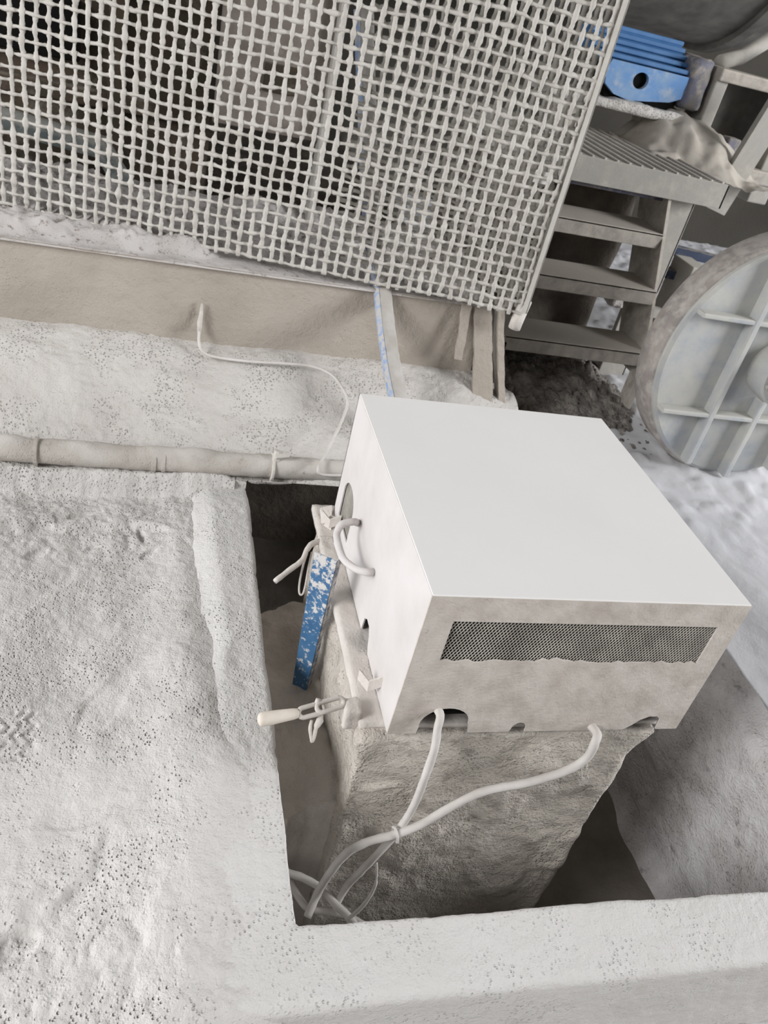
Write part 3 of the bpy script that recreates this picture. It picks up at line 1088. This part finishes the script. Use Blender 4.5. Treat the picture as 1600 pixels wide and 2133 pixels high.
# ---- hose with blue print behind the cover
hz = thing('hose', 'upright hose with a faded blue stripe rising behind the white cover', 'hose', (0.30, 1.17, -0.36))
hp = [at(758, 20, y=1.62), at(764, 200, y=1.58), at(770, 380, y=1.54), at(776, 480, y=1.49), at(786, 552, y=1.455), at(796, 598, y=1.415), at(801, 645, y=1.350), at(807, 700, y=1.28), at(816, 760, y=1.20), at(830, 830, y=1.14), at(850, 905, y=1.09)]
hsP = spline(hp, 8)
V, F = tube(hsP, 0.0265, 20, True, 0.04, 33)
obj('body', V, F, M['hosegrey'], hz, True)
# printed stripe along the left flank
Vs = []
nA = 5
T = np.gradient(hsP, axis=0)
for P, t in zip(hsP, T):
    t = t / np.linalg.norm(t)
    side = np.cross(t, ray(800, 700))
    side /= np.linalg.norm(side)
    if side[0] > 0:
        side = -side
    fw = np.cross(side, t)
    fw /= np.linalg.norm(fw)
    if fw[1] > 0:
        fw = -fw
    for k in range(nA):
        a = math.radians(2 + 66 * k / (nA - 1))
        Vs.append(P + 0.0278 * (side * math.cos(a) + fw * math.sin(a)))
Fs = [(i * nA + k, i * nA + k + 1, (i + 1) * nA + k + 1, (i + 1) * nA + k) for i in range(len(hsP) - 1) for k in range(nA - 1)]
obj('printed_stripe', Vs, Fs, M['hose'], hz, True, 'faded blue printed stripe')

# ================================================================== MESH GUARD
gL = np.array((-0.531, 1.527, 0.0))
gR = np.array((0.626, 1.303, 0.0))
gd = gR - gL
gd /= np.linalg.norm(gd)
gn = np.array((gd[1], -gd[0], 0))            # towards the viewer
guard = thing('mesh_guard', 'woven wire mesh guard panel coated in pale dust above the foundation wall', 'guard', gR + np.array((0, 0, -0.03)))
PW = 0.0312
PH = 0.0318
NC, NR = 58, 36


def gpt(s, h, off=0.0):
    """s metres left of the right edge, h metres up"""
    return gR - gd * s + np.array((0, 0, h)) + gn * off


def warp(s, h):
    p = np.stack([s, h, 0 * s], 1)
    return (0.006 * fbm(p, 3.0, 2, 201), 0.006 * fbm(p, 3.0, 2, 202), 0.010 * fbm(p, 1.6, 2, 203))


def wire_mesh(vert, k, n_other, po, base_off, s_max, seed, rad):
    """one woven wire; over and under its neighbours"""
    sub = 7
    if vert:
        h = np.linspace(-0.010 + 0.006 * random.random(), n_other * PH, n_other * sub)
        s = np.full_like(h, 0.014 + k * PW)
        ph = h / PH * PI
    else:
        s = np.linspace(0.006, s_max, n_other * sub)
        h = np.full_like(s, k * PH)
        ph = (s - 0.014) / PW * PI
    ds, dh, do = warp(s, h)
    sgn = 1 if k % 2 else -1
    wave = np.cos(ph) * 0.0022 * sgn * (1 if vert else -1)
    q = np.stack([s, h, 0 * s + k * 3.7], 1)
    if vert:
        s = s + ds + 0.0026 * vnoise(q * 22, seed)
        h = h + dh
    else:
        h = h + dh + 0.0030 * vnoise(q * 20, seed) - 0.020 * sstep(0.35, 0.0, s) * sstep(0.12, 0.0, h) * 0
        s = s + ds
    P = np.array([gpt(a, b, base_off + c) for a, b, c in zip(s, h, do + wave)])
    R = rad * (0.93 + 0.30 * np.abs(np.cos(ph)) ** 2 + 0.30 * vnoise(q * 55, seed + 1) + 0.20 * vnoise(q * 17, seed + 2))
    V, F = tube(P, R, 8, True)
    c = np.repeat(P, 8, axis=0)
    V = c + (V - c) * (1 + 0.30 * vnoise(V * 130, seed + 3) + 0.20 * vnoise(V * 300, seed + 4))[:, None]
    return V, F


SMAX = 0.014 + NC * PW
for k in range(NC):
    V, F = wire_mesh(True, k, NR, None, 0.0, SMAX, 300, 0.0056)
    obj('upright_wire', V, F, M['wire'], guard, True)
for k in range(NR):
    V, F = wire_mesh(False, k, NC, None, 0.0, SMAX, 400, 0.0045)
    obj('cross_wire', V, F, M['wire'], guard, True)
# second layer on the far side of the guard, right half
NB = 19
for k in range(NB):
    V, F = wire_mesh(True, k, NR, None, -0.062, SMAX, 500, 0.0060)
    obj('upright_wire', V, F, M['wire'], guard, True)
for k in range(1, NR):
    V, F = wire_mesh(False, k, NB, None, -0.062, 0.014 + NB * PW, 600, 0.0056)
    obj('cross_wire', V, F, M['wire'], guard, True)
# flat bar closing the right edge, with a flange turned back
mb = MB()


def gbox(mb, s0, s1, h0, h1, o0, o1):
    q = [gpt(s, h, o) for h in (h0, h1) for (s, o) in ((s0, o0), (s1, o0), (s1, o1), (s0, o1))]
    mb.add(q, [(0, 1, 2, 3), (7, 6, 5, 4), (0, 4, 5, 1), (1, 5, 6, 2), (2, 6, 7, 3), (3, 7, 4, 0)])


gbox(mb, -0.010, -0.006, 0.0, NR * PH, 0.010, -0.070)
gbox(mb, -0.010, 0.006, 0.0, NR * PH, 0.004, 0.010)
mb.build('edge_bar', M['wire'], guard)
dt_ = ray(1132, 372)
tp = CAM + dt_ * (((gR - CAM) @ gn) / (dt_ @ gn))
ts, th = -((tp - gR) @ gd), tp[2] - gR[2]
mb = MB()
gbox(mb, ts - 0.024, ts + 0.024, th - 0.016, th + 0.016, -0.010, -0.012)
mb.build('paper_tag', M['box'], guard, False, 'small white paper tag caught behind the wires')
V, F = tube([gpt(-0.002, 0.03, -0.02), gpt(0.004, -0.03, -0.02), gpt(0.006, -0.062, -0.02)], 0.020, 14, True, 0.05, 7)
obj('frame_stub', V, F, M['frame'], guard, True)
# leg: dusty angle iron under the guard, leaning brace beside it
def slab(p, q, wdir, w, ddir, dep, name, mat, seed):
    """flat bar from p to q, w wide along wdir and dep deep along ddir, edges lightly eroded"""
    p, q, wdir, ddir = [np.array(t, float) for t in (p, q, wdir, ddir)]
    n = 26
    sec = [(-.5, -.5), (-.25, -.5), (0, -.5), (.25, -.5), (.5, -.5), (.5, .5), (.25, .5), (0, .5), (-.25, .5), (-.5, .5)]
    V = np.array([p + (q - p) * t / (n - 1) + wdir * w * a + ddir * dep * c for t in range(n) for a, c in sec])
    V = V + 0.004 * np.stack([fbm(V, 18, 3, seed), fbm(V, 18, 3, seed + 1), 0 * V[:, 0]], 1)
    m = len(sec)
    F = [(i * m + k, i * m + (k + 1) % m, (i + 1) * m + (k + 1) % m, (i + 1) * m + k) for i in range(n - 1) for k in range(m)]
    F += [tuple(range(m)), tuple((n - 1) * m + k for k in range(m))]
    return obj(name, V, F, M[mat], guard)


slab(at(1006, 630, y=1.40), at(1004, 860, y=1.30), (1, 0, 0), 0.062, (0, 1, 0), 0.014, 'leg', 'wall', 210)
slab(at(1040, 630, y=1.42), at(1040, 860, y=1.33), (1, 0, 0), 0.022, (0, 1, 0), 0.05, 'leg', 'wall', 212)
slab(at(972, 632, y=1.385), at(955, 748, y=1.345), (1, 0, 0), 0.026, (0, 1, 0), 0.008, 'brace', 'wall', 214)
# dust spilled round the leg
V, F = grid(50, 50, lambda u, v: np.stack([0.30 + u * 0.34, 1.02 + v * 0.36, -0.40 + 0.10 * np.exp(-(((u - .45) / .25) ** 2 + ((v - .75) / .3) ** 2)) + 0.012 * fbm(np.stack([u, v, 0 * u], 1), 5, 4, 220)], 1))
tag(obj('dust_spill', V, F, M['ledge'], None, True, loc=(0.47, 1.2, -0.4)), 'cone of dust spilled round the guard leg behind the cover', 'dust heap')['kind'] = 'stuff'

# ================================================================== BEHIND THE GUARD
mc = thing('drive_casing', 'dark brown machine casing seen through the left of the mesh guard', 'machine', (-0.9, 2.3, -0.2))
MB().box((-2.2, 2.05, -0.2), (-0.30, 2.9, 1.4), 0.02).build('body', M['casing'], mc)
for z in (0.20, 0.52, 0.86):
    MB().box((-2.2, 2.02, z), (-0.30, 2.06, z + 0.05), 0.006).build('rib', M['casing'], mc)
for x in (-1.55, -1.05, -0.62):
    MB().box((x, 2.015, -0.2), (x + 0.05, 2.055, 1.4), 0.006).build('rib', M['casing'], mc)
MB().box((-1.00, 2.0, 0.32), (-0.70, 2.06, 0.48), 0.006).build('door', M['black'], mc)
dt = thing('service_duct', 'pale grey blue duct lying low behind the mesh guard', 'duct', (-0.9, 1.86, 0.08))
V, F = tube([(-2.0, 1.86, 0.20), (-0.9, 1.84, 0.16), (-0.62, 1.84, 0.13), (-0.55, 1.86, 0.02), (-0.54, 1.88, -0.1)], 0.035, 12, True, 0.05, 2)
obj('run', V, F, M['greyblue'], dt, True)
V, F = lathe([(0.03, -0.02), (0.045, -0.02), (0.045, 0.02), (0.03, 0.02)], 16, (-0.95, 1.842, 0.162), 'x')
obj('collar', V, F, M['greyblue'], dt)
mp_ = thing('side_panel_plate', 'tall mauve grey plate behind the middle of the mesh guard', 'panel', (-0.08, 1.95, -0.03))
MB().box((-0.30, 1.93, 0.24), (0.055, 1.96, 0.72), 0.004).build('sheet', M['mauve'], mp_)
MB().box((-0.32, 1.915, 0.70), (0.06, 1.965, 0.73), 0.004).build('top_edge', M['mauve'], mp_)
MB().box((0.035, 1.90, -0.10), (0.06, 1.96, 0.72), 0.003).build('edge_angle', M['wire'], mp_)
MB().box((-0.16, 1.92, 0.36), (-0.06, 1.932, 0.44), 0.003).build('label_plate', M['casing'], mp_)
bx = thing('machine_box', 'pale dusty machine housing behind the right of the mesh guard', 'machine', (0.62, 2.0, -0.3))
MB().box((0.56, 1.75, -0.40), (0.74, 2.2, 0.36), 0.01).build('body', M['mauve'], bx)
MB().box((0.54, 1.73, 0.36), (0.77, 2.22, 0.39), 0.006).build('lid', M['steel'], bx)
MB().box((0.60, 1.742, 0.05), (0.70, 1.752, 0.20), 0.003).build('door', M['casing'], bx)

# ================================================================== STAIR
st = thing('stair', 'short steel stair with three dusty treads right of the mesh guard', 'stair', (1.02, 1.75, KZ))
steps = [(1.60, -0.200), (1.70, 0.000), (1.80, 0.175)]
X0, X1 = 0.735, 1.305


def tread(y, z):
    t = MB()
    t.box((X0, y, z - 0.006), (X1, y + 0.20, z + 0.002), 0.002)
    t.box((X0, y, z - 0.050), (X1, y + 0.007, z + 0.003), 0.002)
    return t.build('tread', M['tread'], st, False)


for (y, z) in steps:
    tread(y, z)
MB().box((X0, 1.895, 0.27), (X1 + 0.02, 1.91, 0.36), 0.002).build('riser_plate', M['steelblue'], st)
# stringers: sloping flat plates
for xs_ in (X0 - 0.012, X1):
    q = [(1.545, -0.36), (1.60, -0.36), (2.02, 0.36), (1.90, 0.36)]
    q = [(1.575, -0.30), (1.80, -0.30), (2.10, 0.34), (1.885, 0.34)]
    V = [(xs_, a, b) for a, b in q] + [(xs_ + 0.012, a, b) for a, b in q]
    F = [(0, 1, 2, 3), (7, 6, 5, 4), (0, 4, 5, 1), (1, 5, 6, 2), (2, 6, 7, 3), (3, 7, 4, 0)]
    obj('stringer', V, F, M['tread'], st)
    MB().box((xs_ - 0.004, 1.60, KZ), (xs_ + 0.026, 1.66, -0.22), 0.002).build('foot', M['tread'], st)

pl = thing('recess_infill', 'dark plinth added for the shaded recess behind the stair treads', 'infill', (1.05, 2.25, KZ))  # dark block added where the gaps between treads fall into shade
V, F = rough_box((0.76, 2.12, KZ - 0.02), (1.34, 2.40, 0.27), 0.03, 0.01, 6, 270, 0.02)
obj('block', V, F, M['dark'], pl, True)
# platform with grating
pf = thing('grating_platform', 'landing of open steel grating at the head of the stair', 'platform', (1.2, 2.2, 0.30))
PX0, PX1, PY0, PY1, PZt = 0.70, 1.515, 1.845, 2.55, 0.375
MB().box((PX0, PY0, PZt - 0.085), (PX1, PY0 + 0.010, PZt), 0.002).build('front_beam', M['steel'], pf)
MB().box((PX1 - 0.010, PY0, PZt - 0.085), (PX1, PY1, PZt), 0.002).build('side_beam', M['steel'], pf)
mbar = MB().box((0, 0, -0.022), (0.008, PY1 - PY0 - 0.02, 0.004)).build('grating_bar', M['frame'], pf, loc=None)
m0 = mbar.data
x = PX0 + 0.02
first = True
while x < PX1 - 0.02:
    o = mbar if first else mbar.copy()
    if not first:
        COL.objects.link(o)
    first = False
    o.location = Vector((x, PY0 + 0.012, PZt))
    x += 0.048
mbar2 = MB().box((0, 0, -0.016), (PX1 - PX0 - 0.02, 0.004, 0.0)).build('grating_rod', M['steel'], pf)
y = PY0 + 0.02
first = True
while y < PY1:
    o = mbar2 if first else mbar2.copy()
    if not first:
        COL.objects.link(o)
    first = False
    o.location = Vector((PX0 + 0.01, y, PZt))
    y += 0.021
for o in list(pf.children):
    if o.name.startswith('grating_'):
        o.data.transform(Matrix.Translation(Vector(LOC[pf]))) if o in (mbar, mbar2) else None
        o.location = o.location - Vector(LOC[pf])
V = [(1.36, 1.90, 0.30), (1.47, 1.90, 0.30), (1.46, 1.90, KZ), (1.36, 1.90, KZ)]
MB().box((1.345, 1.93, KZ - 0.02), (1.465, 1.955, 0.295), 0.003).build('leg', M['steel'], pf)
MB().box((1.455, 1.93, KZ - 0.02), (1.465, 2.02, 0.295), 0.002).build('leg', M['steel'], pf)


# dust heaped over the landing
def f_heap(u, v):
    x = 1.10 + u * 0.85
    y = 2.05 + v * 0.75
    P = np.stack([x, y, 0 * x], 1)
    r = np.hypot((x - 1.60) / 0.42, (y - 2.40) / 0.36)
    z = 0.34 + 0.17 * sstep(1.0, 0.1, r + 0.12 * fbm(P, 6, 3, 230)) + 0.012 * fbm(P, 16, 3, 231)
    return np.stack([x, y, z], 1)


V, F = grid(70, 60, f_heap)
tag(obj('dust_mound', V, F, M['tread'], None, True, loc=(1.55, 2.4, 0.34)), 'brown grey mound of dust lying over the landing grating', 'dust heap')['kind'] = 'stuff'


# rubble under the stair
def f_rub(u, v):
    x = 0.60 + u * 0.85
    y = 1.30 + v * 0.70
    P = np.stack([x, y, 0 * x], 1)
    z = KZ - 0.02 + 0.15 * sstep(0.0, 0.75, v + 0.06 * fbm(P, 6, 3, 240)) * sstep(1.02, 0.55, u) + 0.02 * np.abs(fbm(P, 26, 3, 241))
    return np.stack([x, y, z], 1)


V, F = grid(160, 130, f_rub)
tag(obj('rubble_heap', V, F, M['rubble'], None, True, loc=(1.0, 1.6, KZ)), 'dark pitted heap of rubble and dust under the stair', 'rubble heap')['kind'] = 'stuff'
rc = random.Random(3)
for k, (u, v, yy, s, lb) in enumerate([(1280, 620, 1.95, 0.040, 'pale angular lump lying between the two lowest treads')]):
    c = at(u, v, y=yy)
    V, F = rough_box(c - np.array((s, s, s * .8)), c + np.array((s, s, s * .8)), 0.008, 0.012, 14, 250 + k, 0.025)
    tag(obj('stone_lump', V, F, M['ledge'] if k == 0 else M['rubble'], None, True, loc=c - np.array((0, 0, s))), lb, 'stone')

# ================================================================== RIBBED DISC
DC = np.array((1.492, 1.20, -0.035))
DR = 0.406
dk = thing('ribbed_disc', 'large round cast disc with crossing ribs and a bolted hub right of the cover', 'disc', (DC[0], 1.27, DC[2] - DR))
V, F = lathe([(0.01, 0.0), (DR - 0.012, 0.0), (DR, 0.006), (DR, 0.02)], 96, DC, 'y')
obj('face_plate', V, F, M['disc'], dk, False)
V, F = lathe([(DR - 0.02, 0.016), (DR + 0.004, 0.018), (DR + 0.010, 0.03), (DR + 0.010, 0.12), (DR - 0.01, 0.14)], 96, DC, 'y')
o = obj('rim', V, F, M['rim'], dk, True)


def chord(v):
    return math.sqrt(max(0.0, (DR - 0.010) ** 2 - v * v))


for dx in (-0.170, 0.0, 0.170):
    h = chord(dx)
    if dx == 0:
        for s0, s1 in ((-h, -0.10), (0.10, h)):
            MB().box((DC[0] + dx - 0.011, DC[1] - 0.042, DC[2] + s0), (DC[0] + dx + 0.011, DC[1] + 0.002, DC[2] + s1), 0.004).build('upright_rib', M['disc'], dk)
    else:
        MB().box((DC[0] + dx - 0.011, DC[1] - 0.042, DC[2] - h), (DC[0] + dx + 0.011, DC[1] + 0.002, DC[2] + h), 0.004).build('upright_rib', M['disc'], dk)
for dz in (-0.172, 0.152):
    h = chord(dz)
    MB().box((DC[0] - h, DC[1] - 0.040, DC[2] + dz - 0.008), (DC[0] + h, DC[1] + 0.002, DC[2] + dz + 0.008), 0.004).build('cross_rib', M['disc'], dk)
HC = DC + np.array((0.0, 0.0, 0.005))
V, F = lathe([(0.095, 0.0), (0.095, -0.085), (0.088, -0.092), (0.01, -0.092)], 40, HC, 'y')
hub = obj('hub', V, F, M['disc'], dk)
V, F = lathe([(0.062, -0.088), (0.062, -0.12), (0.05, -0.135), (0.03, -0.142), (0.005, -0.144)], 32, HC, 'y')
obj('hub_cap', V, F, M['boxside'], hub, True, 'pale domed hub cap')
for k in range(8):
    a = 2 * PI * (k + 0.5) / 8
    V, F = lathe([(0.008, -0.090), (0.008, -0.101), (0.006, -0.104), (0.001, -0.104)], 6, HC + np.array((0.078 * math.cos(a), 0, 0.078 * math.sin(a))), 'y')
    obj('bolt', V, F, M['steel'], hub)

# ================================================================== FAR RIGHT TOP
dr = thing('mill_drum', 'huge dark horizontal drum above the blue housing', 'drum', (1.4, 3.5, 0.75))
dcn = np.array((0.22, 3.55, 1.462))
V, F = lathe([(0.05, 0.2), (0.70, 0.2), (0.72, 0.22), (0.72, 2.06), (0.70, 2.12), (0.64, 2.18), (0.45, 2.26), (0.05, 2.30)], 80, dcn, 'x')
obj('shell', V, F, M['drum'], dr, True)
V, F = lathe([(0.70, 1.93), (0.75, 1.93), (0.75, 1.98), (0.70, 1.98)], 80, dcn, 'x')
obj('band', V, F, M['drum'], dr)

hs_ = thing('bearing_housing', 'blue painted bearing housing with grooved top and a round hole', 'bearing', (1.42, 2.55, 0.52))
# sloped grooved cover: five ribs stepping back
yb, zb2 = 2.44, 0.645
for k in range(5):
    MB().box((1.12, yb + 0.030 * k, zb2 + 0.022 * k), (1.545, yb + 0.030 * k + 0.038, zb2 + 0.022 * k + 0.017), 0.004).build('groove_rib', M['bluehouse'], hs_)
q = [(yb + 0.012, zb2 - 0.01), (yb + 0.19, zb2 - 0.01), (yb + 0.19, zb2 + 0.105), (yb + 0.135, zb2 + 0.10)]
V = [(1.12, a, b) for a, b in q] + [(1.54, a, b) for a, b in q]
obj('cover_core', V, [(0, 1, 2, 3), (7, 6, 5, 4), (0, 4, 5, 1), (1, 5, 6, 2), (2, 6, 7, 3), (3, 7, 4, 0)], M['bluehouse'], hs_)
out = [(1.20, 0.640), (1.185, 0.60), (1.20, 0.555), (1.25, 0.525), (1.32, 0.515), (1.40, 0.525), (1.50, 0.54), (1.545, 0.56), (1.55, 0.600), (1.545, 0.640)]
hole = [(1.345 + 0.034 * math.cos(2 * PI * k / 20), 0.590 + 0.030 * math.sin(2 * PI * k / 20)) for k in range(20)]
V, F = plate(out, [hole], 0.02, lambda a, b, c: (a, 2.43 + c, b))
obj('face_plate', V, F, M['blueface'], hs_)
MB().box((1.22, 2.452, 0.50), (1.54, 2.60, 0.64)).build('inner_block', M['black'], hs_)
V, F = rough_box((1.545, 2.42, 0.53), (1.64, 2.62, 0.715), 0.02, 0.006, 12, 260, 0.02)
obj('end_cap', V, F, M['steelblue'], hs_, True)
V, F = rough_box((0.95, 2.38, 0.475), (1.60, 2.62, 0.512), 0.015, 0.006, 14, 261, 0.008)
obj('base_ledge', V, F, M['ledge'], hs_, True, 'dust covered base ledge')
V, F = rough_box((1.05, 2.46, 0.36), (1.16, 2.6, 0.475), 0.02, 0.01, 14, 262, 0.02)
obj('foot', V, F, M['tread'], hs_, True)
V, F = rough_box((1.44, 2.46, 0.38), (1.58, 2.6, 0.475), 0.02, 0.012, 14, 263, 0.02)
obj('foot', V, F, M['tread'], hs_, True)

sf = thing('steel_frame', 'grey dusty steel frame beside the blue housing at the top right', 'frame', (1.95, 2.6, 0.3))
MB().box((1.66, 2.42, 0.40), (1.72, 2.56, 0.66), 0.006).build('post', M['steel'], sf)
MB().box((2.02, 2.40, 0.24), (2.12, 2.56, 0.80), 0.006).build('post', M['steel'], sf)
MB().box((1.66, 2.40, 0.655), (2.45, 2.58, 0.70), 0.006).build('cross_beam', M['tread'], sf)
MB().box((1.70, 2.60, 0.30), (2.10, 2.63, 0.66), 0.004).build('back_sheet', M['drum'], sf)
MB().box((1.80, 2.38, 0.40), (1.86, 2.44, 0.47), 0.006).build('lug', M['steelblue'], sf)
MB().box((1.66, 2.36, 0.32), (2.12, 2.60, 0.375), 0.006).build('sill', M['tread'], sf)
V, F = tube([at(1500, 130, y=2.55), at(1545, 118, y=2.65), at(1600, 85, y=2.7), at(1660, 40, y=2.75)], 0.03, 12, True, 0.05, 12)
tag(obj('vent_pipe', V, F, M['steel'], None, True, loc=at(1500, 130, y=2.55)), 'grey pipe rising under the drum at the right edge', 'pipe')

ba = thing('brace_arm', 'brown grey flat steel arm slanting behind the landing', 'brace', (1.80, 2.1, -0.1))
p, q = at(1600, 265, y=2.2), at(1500, 425, y=2.2)
dv = (q - p)
nn = np.cross(dv, np.array((0, 1.0, 0)))
nn /= np.linalg.norm(nn)
pts = [p + nn * 0.05 - dv * 0.4, q + nn * 0.05 + dv * 0.1, q - nn * 0.05 + dv * 0.1, p - nn * 0.05 - dv * 0.4]
V = pts + [a + np.array((0, 0.03, 0)) for a in pts]
obj('flat_arm', V, [(0, 1, 2, 3), (7, 6, 5, 4), (0, 4, 5, 1), (1, 5, 6, 2), (2, 6, 7, 3), (3, 7, 4, 0)], M['steel'], ba)

nb = thing('floor_beam', 'dark blue steel beam lying behind the ribbed disc', 'beam', (1.95, 2.05, KZ))
for (a, b, w, mt, nm) in (((1.55, 2.10, -0.02), (2.6, 2.02, -0.06), 0.06, 'navy', 'flange'), ((1.55, 2.16, 0.06), (2.6, 2.10, 0.02), 0.05, 'navy', 'web'), ((1.50, 2.00, -0.16), (2.6, 1.95, -0.20), 0.05, 'steel', 'flange')):
    a = np.array(a)
    b = np.array(b)
    t = MB()
    q = [a, b, b + (0, w, 0), a + (0, w, 0)]
    q2 = [c - np.array((0, 0, 0.035)) for c in q]
    t.add(q + q2, [(0, 1, 2, 3), (7, 6, 5, 4), (0, 4, 5, 1), (1, 5, 6, 2), (2, 6, 7, 3), (3, 7, 4, 0)])
    t.build(nm, M[mt], nb)
MB().box((1.62, 2.0, KZ - 0.02), (1.70, 2.16, 0.03), 0.004).build('leg', M['steel'], nb)
MB().box((2.42, 1.94, KZ - 0.02), (2.50, 2.14, 0.0), 0.004).build('leg', M['steel'], nb)
